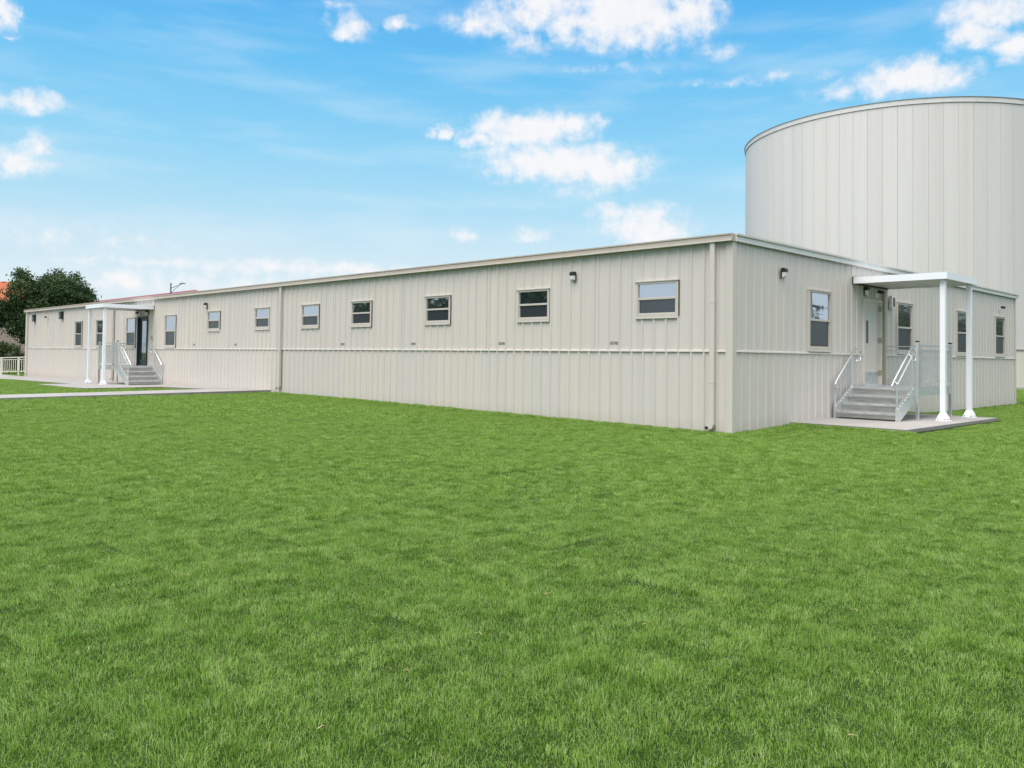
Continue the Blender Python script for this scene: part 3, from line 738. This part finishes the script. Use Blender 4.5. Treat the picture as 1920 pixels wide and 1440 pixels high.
lob_px = [(150,562,38),(120,548,36),(88,548,36),(56,556,34),(30,588,32),(60,600,36),(95,592,42),(135,592,42),(6,590,28),(-20,592,30),(42,620,18),(66,630,22),(172,585,20),(25,520,8),(40,515,8),(52,522,12),(100,516,9),(130,519,9),(164,548,8),(112,628,22),(-45,600,30),(178,566,7)]
lobes = [(((u-99) if u < 120 else (u-99)*.86)/23.6, random.uniform(-1, 1), 1.60+(661-v)/23.6, r_*.90/23.6, .92) for u, v, r_ in lob_px]
crown(tr, lobes, 52000, 0.13, M_leafd, 5); trunk(tr, 4.0, 0.28, [(-3, 0, 5), (2, 0, 5), (0, 1, 6), (-2, -1, 4), (3.5, 0, 4.3)])
tr = empty('broadleaf_tree', bg(-58, 82, -0.3), AZ, 'dark treetop sticking up at the very left edge above the orange roof', 'tree')
crown(tr, [(0, 0, 7.4, 1.6, 1), (-1.5, 0, 6.4, 1.9, 1), (1.0, 0, 6.0, 1.4, 1)], 9000, 0.16, M_leafd, 8); trunk(tr, 5.5, 0.25, [(-1, 0, 6.5), (1, 0, 6.5)])
bu = empty('round_bush', bg(-33.0, 54.5, -0.2), AZ, 'rounded olive green bush behind the cream railing', 'bush')
crown(bu, [(0, 0, 1.15, .95, .85), (-1.2, .2, .95, .9, .85), (.75, 0, .85, .7, .9), (-.3, 0, 1.75, .45, .8), (-2.3, .2, .9, .9, .8)], 14000, 0.07, M_leafb, 11); trunk(bu, .8, .07, [(-1, 0, .9), (.6, 0, .9)])
# trees that stand behind the viewer on the street side and show as reflections in the panes
for i, (x, y, s, lab) in enumerate(((-38, -36, 1.25, 'broad tree across the lawn mirrored in the second small window'), (-50, -37, 0.95, 'tall tree across the lawn mirrored in the third small window'),
                                  (-61, -36, 1.2, 'tree across the lawn mirrored in the fourth small window'), (32, 64, .85, 'low tree mirrored in the first end window'),
                                  (31, 90, 1.15, 'tree mirrored in the end window beside the steel door'), (30, 116, 1.0, 'tree mirrored in the third end window'), (29, 136, 1.3, 'tree mirrored in the last end window'),
                                  (-105, -21, .7, 'tree mirrored in the farthest tall window'))):
    tr = empty('broadleaf_tree', (x, y, 0), i*1.3, lab, 'tree')
    L_ = [(random.uniform(-2.6, 2.6)*s, random.uniform(-2.6, 2.6)*s, random.uniform(3.4, 7.2)*s, random.uniform(1.5, 2.3)*s, .9) for _ in range(13)]
    crown(tr, L_, 9000, 0.27, M_leafd, 20+i); trunk(tr, 4*s, .3*s, [(-2*s, 0, 5*s), (2*s, 0, 5*s), (0, 2*s, 5*s)])

# ------------------------------------------------------------------ lawn: real blades, tiles of blades laid over the terrain
def blade_mat():
    m, nt, b = new_mat('grass_blade')
    at = nt.nodes.new('ShaderNodeAttribute'); at.attribute_name = 'tone'
    r = ramp(nt, [(0.0, (0.050, 0.142, 0.013)), (0.40, (0.226, 0.412, 0.050)), (0.80, (0.41, 0.60, 0.145)), (0.95, (0.59, 0.72, 0.34)), (1.0, (0.55, 0.43, 0.24))])
    lk(nt, at.outputs['Fac'], r.inputs['Fac'])
    gp = nt.nodes.new('ShaderNodeNewGeometry'); n = nt.nodes.new('ShaderNodeTexNoise'); n.inputs['Scale'].default_value = 0.9; n.inputs['Detail'].default_value = 6; n.inputs['Roughness'].default_value = 0.6
    lk(nt, gp.outputs['Position'], n.inputs['Vector'])
    r2 = ramp(nt, [(0.32, (0.93, 0.95, 0.90)), (0.68, (1.06, 1.03, 1.02))]); lk(nt, n.outputs['Fac'], r2.inputs['Fac'])
    mx = nt.nodes.new('ShaderNodeMix'); mx.data_type = 'RGBA'; mx.blend_type = 'MULTIPLY'; mx.inputs[0].default_value = 1
    lk(nt, r.outputs['Color'], mx.inputs[6]); lk(nt, r2.outputs['Color'], mx.inputs[7])
    lk(nt, mx.outputs[2], b.inputs['Base Color']); b.inputs['Roughness'].default_value = 0.55; b.inputs['Specular IOR Level'].default_value = 0.3
    t = nt.nodes.new('ShaderNodeBsdfTranslucent'); lk(nt, mx.outputs[2], t.inputs['Color'])
    ms = nt.nodes.new('ShaderNodeMixShader'); ms.inputs[0].default_value = 0.35
    lk(nt, b.outputs[0], ms.inputs[1]); lk(nt, t.outputs[0], ms.inputs[2]); lk(nt, ms.outputs[0], nt.nodes['Material Output'].inputs['Surface'])
    return m
M_blade = blade_mat()
tiles = bpy.data.collections.new('grass_tiles')
def make_tile(name, size, count, w, hmin, hmax, seed):
    rnd = random.Random(seed); V = []; F = []; tone = []
    # loose tussocks: centres that tint, lengthen and lean the blades around them
    cl = [(rnd.uniform(0, size), rnd.uniform(0, size), rnd.uniform(0.6, 1.35), rnd.uniform(-.16, .16), rnd.uniform(0, 2*PI)) for _ in range(max(6, int(size*size*110)))]
    import bisect
    g = 0.25 if size > 0.6 else 0.125
    cells = {}
    for c in cl: cells.setdefault((int(c[0]/g), int(c[1]/g)), []).append(c)
    for _ in range(count):
        x = rnd.uniform(0, size); y = rnd.uniform(0, size)
        cands = cells.get((int(x/g), int(y/g))) or cl[:1]
        c = min(cands, key=lambda c: (c[0]-x)**2+(c[1]-y)**2)
        h = rnd.uniform(hmin, hmax)*c[2]; az = rnd.uniform(0, 2*PI)
        if rnd.random() < 0.5: az = c[4]+rnd.gauss(0, .7)
        lean = abs(rnd.gauss(0.62, 0.46))
        dx, dy = math.cos(az), math.sin(az); fx = rnd.uniform(0, PI); wx, wy = math.cos(fx)*w*.5, math.sin(fx)*w*.5
        x -= size/2; y -= size/2
        m1 = (x+dx*h*lean*.35, y+dy*h*lean*.35, h*.55*math.cos(lean*.4)); tp = (x+dx*h*lean*1.15, y+dy*h*lean*1.15, h*math.cos(min(1.25, lean*.95)))
        i = len(V); z0 = -0.01
        V += [(x-wx, y-wy, z0), (x+wx, y+wy, z0), (m1[0]+wx*.8, m1[1]+wy*.8, m1[2]), (m1[0]-wx*.8, m1[1]-wy*.8, m1[2]), tp]
        F += [(i, i+1, i+2, i+3), (i+3, i+2, i+4)]
        t = min(0.95, max(0, rnd.gauss(0.46, 0.27)+c[3])); 
        if rnd.random() < 0.007: t = 1.0
        tone += [t, t]
    me = bpy.data.meshes.new(name); me.from_pydata(V, [], F); me.materials.append(M_blade)
    a = me.attributes.new('tone', 'FLOAT', 'FACE'); a.data.foreach_set('value', tone)
    o = bpy.data.objects.new(name, me); tiles.objects.link(o); return o
NV = 3
for i in range(NV): make_tile('a%d' % i, 0.5, 6400, 0.0018, 0.010, 0.034, 100+i)
for i in range(NV): make_tile('b%d' % i, 1.0, 16500, 0.0029, 0.014, 0.040, 200+i)
for i in range(NV): make_tile('c%d' % i, 2.0, 20000, 0.0080, 0.024, 0.052, 300+i)
for i in range(NV): make_tile('d%d' % i, 0.25, 800, 0.0045, 0.024, 0.050, 400+i)
IDX = {0.5: 0, 1.0: NV, 2.0: 2*NV, 0.25: 3*NV}
blocks = [(-LN-0.05, 0.03, -0.03, W+0.05), (-22.85, -16.9, -1.15, 0), (-52, -28.65, -2.5, 0), (-28.65, -22.85, -3.75, 0), (-18.75, -16.9, -20, -1.1), (0, 2.36, 2.25, 7.5)]
def overlap(x, y, s, m=0.0):
    h = s/2-m
    for a, b_, c, d in blocks:
        if x+h > a and x-h < b_ and y+h > c and y-h < d: return True
    return (x-TC.x)**2+(y-TC.y)**2 < (TR+h)**2
def inside(x, y):
    for a, b_, c, d in blocks:
        if a-0.0 < x < b_+0.0 and c < y < d: return True
    return (x-TC.x)**2+(y-TC.y)**2 < (TR)**2
pts = []; idxs = []; rots = []; scls = []
def place(x, y, s):
    rel = Vector((x, y, 0))-C0; dep = rel.dot(CF); lat = rel.dot(CR)
    if dep+s < 1.6 or abs(lat) > 0.72*dep+1.8+s or dep > 75: return
    want = 0.5 if dep < 7.5 else (1.0 if dep < 17 else 2.0)
    ov = overlap(x, y, s)
    if s > want or (ov and s > 0.25):
        if ov and all(inside(x+a*s/2, y+b_*s/2) for a in (-1, 1) for b_ in (-1, 1)) and inside(x, y): return
        if ov and dep > 40 and s <= 0.5: return
        q = s/4
        for a in (-q, q):
            for b_ in (-q, q): place(x+a, y+b_, s/2)
        return
    if ov and overlap(x, y, s, 0.085): return
    z = ground_z(x, y)
    e = s*0.5
    gx = (ground_z(x+e, y)-ground_z(x-e, y))/(2*e); gy = (ground_z(x, y+e)-ground_z(x, y-e))/(2*e)
    k = random.randrange(4)
    n = Vector((-gx, -gy, 1)).normalized()
    q = Vector((0, 0, 1)).rotation_difference(n) @ Matrix.Rotation(k*PI/2, 3, 'Z').to_quaternion()
    er = q.to_euler()
    hs_ = 1.0+0.08*noise.noise(Vector((x*0.8, y*0.8, 1.0)))+0.24*noise.noise(Vector((x*2.1, y*2.1, 5.0)))
    pts.append((x, y, z)); idxs.append(IDX[s]+random.randrange(NV)); rots.append(tuple(er)); scls.append((1.0, 1.0, max(.55, hs_)*(1.25 if s == 0.25 else 1.0)))
gx0, gy0 = -70, -24
for i in range(50):
    for j in range(50):
        place(gx0+2*i+1, gy0+2*j+1, 2.0)
me = bpy.data.meshes.new('lawn_grass'); me.from_pydata(pts, [], [])
a = me.attributes.new('idx', 'INT', 'POINT'); a.data.foreach_set('value', idxs)
a = me.attributes.new('rot', 'FLOAT_VECTOR', 'POINT'); a.data.foreach_set('vector', [c for r_ in rots for c in r_])
a = me.attributes.new('scl', 'FLOAT_VECTOR', 'POINT'); a.data.foreach_set('vector', [c for r_ in scls for c in r_])
lawn = bpy.data.objects.new('lawn_grass', me); COL.objects.link(lawn)
tag(lawn, 'short mown green lawn grass covering the whole foreground', 'grass', kind='stuff')
ng = bpy.data.node_groups.new('grass', 'GeometryNodeTree')
ng.interface.new_socket('Geometry', in_out='INPUT', socket_type='NodeSocketGeometry'); ng.interface.new_socket('Geometry', in_out='OUTPUT', socket_type='NodeSocketGeometry')
N = ng.nodes; gi = N.new('NodeGroupInput'); go = N.new('NodeGroupOutput'); iop = N.new('GeometryNodeInstanceOnPoints'); ci = N.new('GeometryNodeCollectionInfo')
ci.inputs['Collection'].default_value = tiles; ci.inputs['Separate Children'].default_value = True; ci.inputs['Reset Children'].default_value = True
def nattr(nm, ty):
    n = N.new('GeometryNodeInputNamedAttribute'); n.data_type = ty; n.inputs['Name'].default_value = nm; return n.outputs['Attribute']
iop.inputs['Pick Instance'].default_value = True
ng.links.new(gi.outputs[0], iop.inputs['Points']); ng.links.new(ci.outputs[0], iop.inputs['Instance']); ng.links.new(nattr('idx', 'INT'), iop.inputs['Instance Index'])
e2r = N.new('FunctionNodeEulerToRotation'); ng.links.new(nattr('rot', 'FLOAT_VECTOR'), e2r.inputs[0]); ng.links.new(e2r.outputs[0], iop.inputs['Rotation'])
ng.links.new(nattr('scl', 'FLOAT_VECTOR'), iop.inputs['Scale']); ng.links.new(iop.outputs[0], go.inputs[0])
lawn.modifiers.new('grass', 'NODES').node_group = ng
print('tiles placed', len(pts))
# scattered dry straw
mb = MB(); rs = random.Random(4)
for _ in range(46):
    dep = rs.uniform(2.9, 9) if rs.random() < .75 else rs.uniform(9, 14); lat = rs.uniform(-.6, .6)*dep
    p = C0+CR*lat+CF*dep
    if overlap(p.x, p.y, .4): continue
    z = ground_z(p.x, p.y)+rs.uniform(.036, .05); a = rs.uniform(0, PI); l = rs.uniform(.008, .026)
    q = [(p.x, p.y, z), (p.x+math.cos(a)*l, p.y+math.sin(a)*l, z+rs.uniform(0, .012)), (p.x+math.cos(a+.4)*l*1.9, p.y+math.sin(a+.4)*l*1.9, z-.004)]
    mb.tube(q, 0.0020, 4, 0.0008)
o = mb.build('dry_straw', simple('straw', (0.50, 0.40, 0.23), 0.8, var=.25)); tag(o, 'pale dry straw bits scattered through the lawn', 'straw', kind='stuff')

# ------------------------------------------------------------------ sky and light
world = bpy.data.worlds.new('World'); scene.world = world; world.use_nodes = True
nt = world.node_tree; nt.nodes.clear()
out = nt.nodes.new('ShaderNodeOutputWorld'); bgn = nt.nodes.new('ShaderNodeBackground'); nt.links.new(bgn.outputs[0], out.inputs[0])
SUN_EL = math.radians(58); SUN_AZ = math.atan2(-0.9, 0.10)   # world direction towards the sun
sky = nt.nodes.new('ShaderNodeTexSky'); sky.sky_type = 'NISHITA'; sky.sun_disc = False; sky.sun_elevation = SUN_EL; sky.sun_rotation = PI/2-SUN_AZ
sky.air_density = 1.0; sky.dust_density = 1.0; sky.ozone_density = 1.5
tc = nt.nodes.new('ShaderNodeTexCoord')
def math_(op, a=None, b=None, c=None, clamp=False):
    n = nt.nodes.new('ShaderNodeMath'); n.operation = op; n.use_clamp = clamp
    for i, v in enumerate((a, b, c)):
        if v is None: continue
        if isinstance(v, (int, float)): n.inputs[i].default_value = v
        else: nt.links.new(v, n.inputs[i])
    return n.outputs[0]
def vmath(op, a, b=None):
    n = nt.nodes.new('ShaderNodeVectorMath'); n.operation = op
    for i, v in enumerate((a, b)):
        if v is None: continue
        if isinstance(v, tuple): n.inputs[i].default_value = v
        else: nt.links.new(v, n.inputs[i])
    return n
def mix(fac, a, b, bt='MIX'):
    n = nt.nodes.new('ShaderNodeMix'); n.data_type = 'RGBA'; n.blend_type = bt
    for i, v in ((0, fac), (6, a), (7, b)):
        if isinstance(v, (int, float)): n.inputs[i].default_value = v
        elif isinstance(v, tuple): n.inputs[i].default_value = (*v, 1)
        else: nt.links.new(v, n.inputs[i])
    return n.outputs[2]
sep = nt.nodes.new('ShaderNodeSeparateXYZ'); nt.links.new(tc.outputs['Generated'], sep.inputs[0])
el = math_('MULTIPLY', math_('ARCSINE', sep.outputs['Z']), 180/PI)
az = math_('MULTIPLY', math_('ARCTAN2', sep.outputs['Y'], sep.outputs['X']), 180/PI)
SKYK = 1.0
elr = nt.nodes.new('ShaderNodeMapRange'); elr.inputs['From Min'].default_value = 0; elr.inputs['From Max'].default_value = 40; nt.links.new(el, elr.inputs['Value'])
rp = nt.nodes.new('ShaderNodeValToRGB'); e = rp.color_ramp.elements
stops = [(0.0, (.80, .91, .97)), (0.10, (.76, .90, .97)), (0.17, (.66, .86, .97)), (0.25, (.46, .79, .98)), (0.34, (.30, .71, .99)), (0.48, (.15, .58, .98)), (0.60, (.085, .47, .95)), (1.0, (.05, .30, .75))]
while len(e) < len(stops): e.new(0.5)
for x_, (p, c) in zip(e, stops): x_.position = p; x_.color = (*c, 1)
nt.links.new(elr.outputs[0], rp.inputs[0])
nish = mix(1.0, sky.outputs[0], (0.10, 0.10, 0.10), 'MULTIPLY')
base = mix(0.88, nish, rp.outputs[0])
comb = nt.nodes.new('ShaderNodeCombineXYZ'); nt.links.new(az, comb.inputs[0]); nt.links.new(el, comb.inputs[1])
def tnoise(scale, detail, rough, vec, w=0.0):
    n = nt.nodes.new('ShaderNodeTexNoise'); n.inputs['Scale'].default_value = scale; n.inputs['Detail'].default_value = detail; n.inputs['Roughness'].default_value = rough
    nt.links.new(vec, n.inputs['Vector']); return n
# domain warp so the cloud outlines billow
wn = tnoise(0.5, 6, 0.62, comb.outputs[0])
wv = vmath('MULTIPLY', vmath('SUBTRACT', wn.outputs['Color'], (0.5, 0.5, 0.5)).outputs[0], (3.0, 1.5, 0)).outputs[0]
P = vmath('ADD', comb.outputs[0], wv).outputs[0]
CL = [(134.07, 23.02, 3.34, 1.43, 0.95), (127.42, 22.42, 4.73, 1.97, 1.15), (123.45, 22.38, 2.49, 1.42, 1.0), (130.72, 22.19, 2.95, 1.28, 0.9), (137.77, 22.0, 2.6, 0.81, 0.7), (134.79, 21.08, 2.23, 0.82, 0.5),
 (146.72, 21.43, 1.5, 0.83, 0.85), (143.23, 21.86, 1.02, 0.45, 0.85), (147.11, 22.6, 1.07, 0.25, 0.5), (140.44, 15.15, 0.88, 0.45, 1.0), (134.34, 15.35, 4.25, 1.18, 1.1), (137.48, 14.6, 1.48, 0.49, 0.85),
 (131.02, 15.69, 1.84, 0.83, 0.9), (132.1, 13.26, 5.52, 1.34, 1.1), (128.78, 12.71, 2.74, 1.23, 1.0), (130.24, 11.84, 3.3, 0.89, 0.5), (126.21, 8.95, 3.06, 1.36, 1.0), (128.39, 9.86, 1.82, 0.72, 0.7),
 (138.86, 8.34, 1.1, 0.51, 0.6), (134.25, 8.34, 1.48, 0.51, 0.55), (109.54, 17.29, 3.16, 0.98, 1.2), (112.95, 16.9, 2.86, 0.57, 0.6), (107.18, 16.89, 1.16, 0.67, 0.9), (105.19, 20.35, 2.79, 1.09, 1.0),
 (106.03, 19.34, 1.84, 0.87, 1.0), (104.09, 18.29, 1.22, 0.87, 0.9), (121.49, 20.12, 1.58, 0.51, 0.5), (166.05, 14.57, 2.05, 0.66, 0.8), (165.16, 12.11, 0.97, 0.86, 0.75), (166.37, 11.03, 1.9, 0.8, 0.9),
 (167.26, 19.18, 0.75, 0.9, 0.95), (166.88, 18.03, 0.59, 0.26, 0.6), (119.57, 18.11, 6.17, 0.29, 0.35), (128.48, 19.21, 5.47, 0.3, 0.25), (148.37, 5.72, 9.03, 0.57, 0.7), (158.34, 5.61, 6.23, 0.4, 0.5), (160.17, 4.51, 2.73, 0.86, 0.7), (152.0, 4.3, 15.0, 1.7, 0.36), (163.0, 7.0, 8.0, 1.0, 0.24)]
M = None
for (a_, e_, ra, re, amp) in CL:
    d = vmath('LENGTH', vmath('MULTIPLY', vmath('SUBTRACT', P, (a_, e_, 0)).outputs[0], (1/(ra*1.38), 1/(re*1.5), 0)).outputs[0]).outputs['Value']
    g = math_('MULTIPLY', math_('SUBTRACT', 1.0, d), amp)
    M = g if M is None else math_('MAXIMUM', M, g)
M = math_('MAXIMUM', M, 0.0)
fn = tnoise(0.8, 7, 0.56, comb.outputs[0]); st2 = vmath('MULTIPLY', comb.outputs[0], (0.10, 0.55, 1)).outputs[0]; wisp = tnoise(1.0, 4, 0.5, st2)
dens = math_('ADD', M, math_('MULTIPLY', math_('MULTIPLY', math_('SUBTRACT', fn.outputs['Fac'], 0.5), 1.5), math_('MULTIPLY', M, 4.0, clamp=True)))
mrn = nt.nodes.new('ShaderNodeMapRange'); mrn.interpolation_type = 'SMOOTHSTEP'; mrn.inputs['From Min'].default_value = -0.04; mrn.inputs['From Max'].default_value = 0.86; nt.links.new(dens, mrn.inputs['Value'])
# feathery high wisps everywhere
mrw = nt.nodes.new('ShaderNodeMapRange'); mrw.interpolation_type = 'SMOOTHSTEP'; mrw.inputs['From Min'].default_value = 0.42; mrw.inputs['From Max'].default_value = 0.75; mrw.inputs['To Max'].default_value = 0.24; nt.links.new(wisp.outputs['Fac'], mrw.inputs['Value'])
c1 = mix(mrw.outputs[0], base, (0.80, 0.92, 0.98))
ccol = mix(fn.outputs['Fac'], (0.86, 0.88, 0.93), (1.02, 1.0, 1.0))
c2 = mix(math_('MULTIPLY', mrn.outputs[0], 0.96), c1, ccol)
# bright cloud added out of view, behind and beside, to light the walls
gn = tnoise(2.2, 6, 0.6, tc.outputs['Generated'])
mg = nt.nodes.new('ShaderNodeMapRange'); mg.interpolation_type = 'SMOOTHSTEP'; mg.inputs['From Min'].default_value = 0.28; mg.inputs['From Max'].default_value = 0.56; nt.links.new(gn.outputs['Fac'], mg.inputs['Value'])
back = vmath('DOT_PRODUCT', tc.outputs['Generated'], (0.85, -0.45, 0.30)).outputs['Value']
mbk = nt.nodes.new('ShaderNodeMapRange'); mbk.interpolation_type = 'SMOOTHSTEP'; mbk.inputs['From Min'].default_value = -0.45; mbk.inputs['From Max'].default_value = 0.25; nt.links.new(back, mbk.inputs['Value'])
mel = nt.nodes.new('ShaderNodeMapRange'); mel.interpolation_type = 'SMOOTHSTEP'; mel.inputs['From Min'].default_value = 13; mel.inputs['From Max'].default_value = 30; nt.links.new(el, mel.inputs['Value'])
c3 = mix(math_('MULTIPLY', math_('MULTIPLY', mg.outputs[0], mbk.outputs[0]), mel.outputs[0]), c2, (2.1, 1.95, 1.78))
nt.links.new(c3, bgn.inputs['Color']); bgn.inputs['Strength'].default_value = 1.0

sd = bpy.data.lights.new('sun', 'SUN'); sd.energy = 2.45; sd.angle = math.radians(45); sd.color = (1.0, 0.94, 0.88)
so = bpy.data.objects.new('sun', sd); COL.objects.link(so)
dirv = Vector((math.cos(SUN_AZ)*math.cos(SUN_EL), math.sin(SUN_AZ)*math.cos(SUN_EL), math.sin(SUN_EL)))
so.rotation_euler = dirv.to_track_quat('Z', 'Y').to_euler()

# ------------------------------------------------------------------ camera
cd = bpy.data.cameras.new('camera'); cam = bpy.data.objects.new('camera', cd); COL.objects.link(cam); scene.camera = cam
cd.sensor_fit = 'HORIZONTAL'; cd.sensor_width = 36.0; cd.lens = 36.0*1557.15/1920; cd.shift_y = -91.73/1920; cd.clip_start = 0.05; cd.clip_end = 6000
R_ = Matrix(((0.703909, 0.009883, 0.710221), (0.71018, -0.027432, -0.703486), (0.01253, 0.999575, -0.026329)))
cam.matrix_world = Matrix.Translation((7.9963, -13.6083, 1.3436)) @ R_.to_4x4()

vs = scene.view_settings; vs.view_transform = 'Standard'; vs.look = 'None'; vs.exposure = 0.0; vs.gamma = 1.0; vs.use_curve_mapping = False
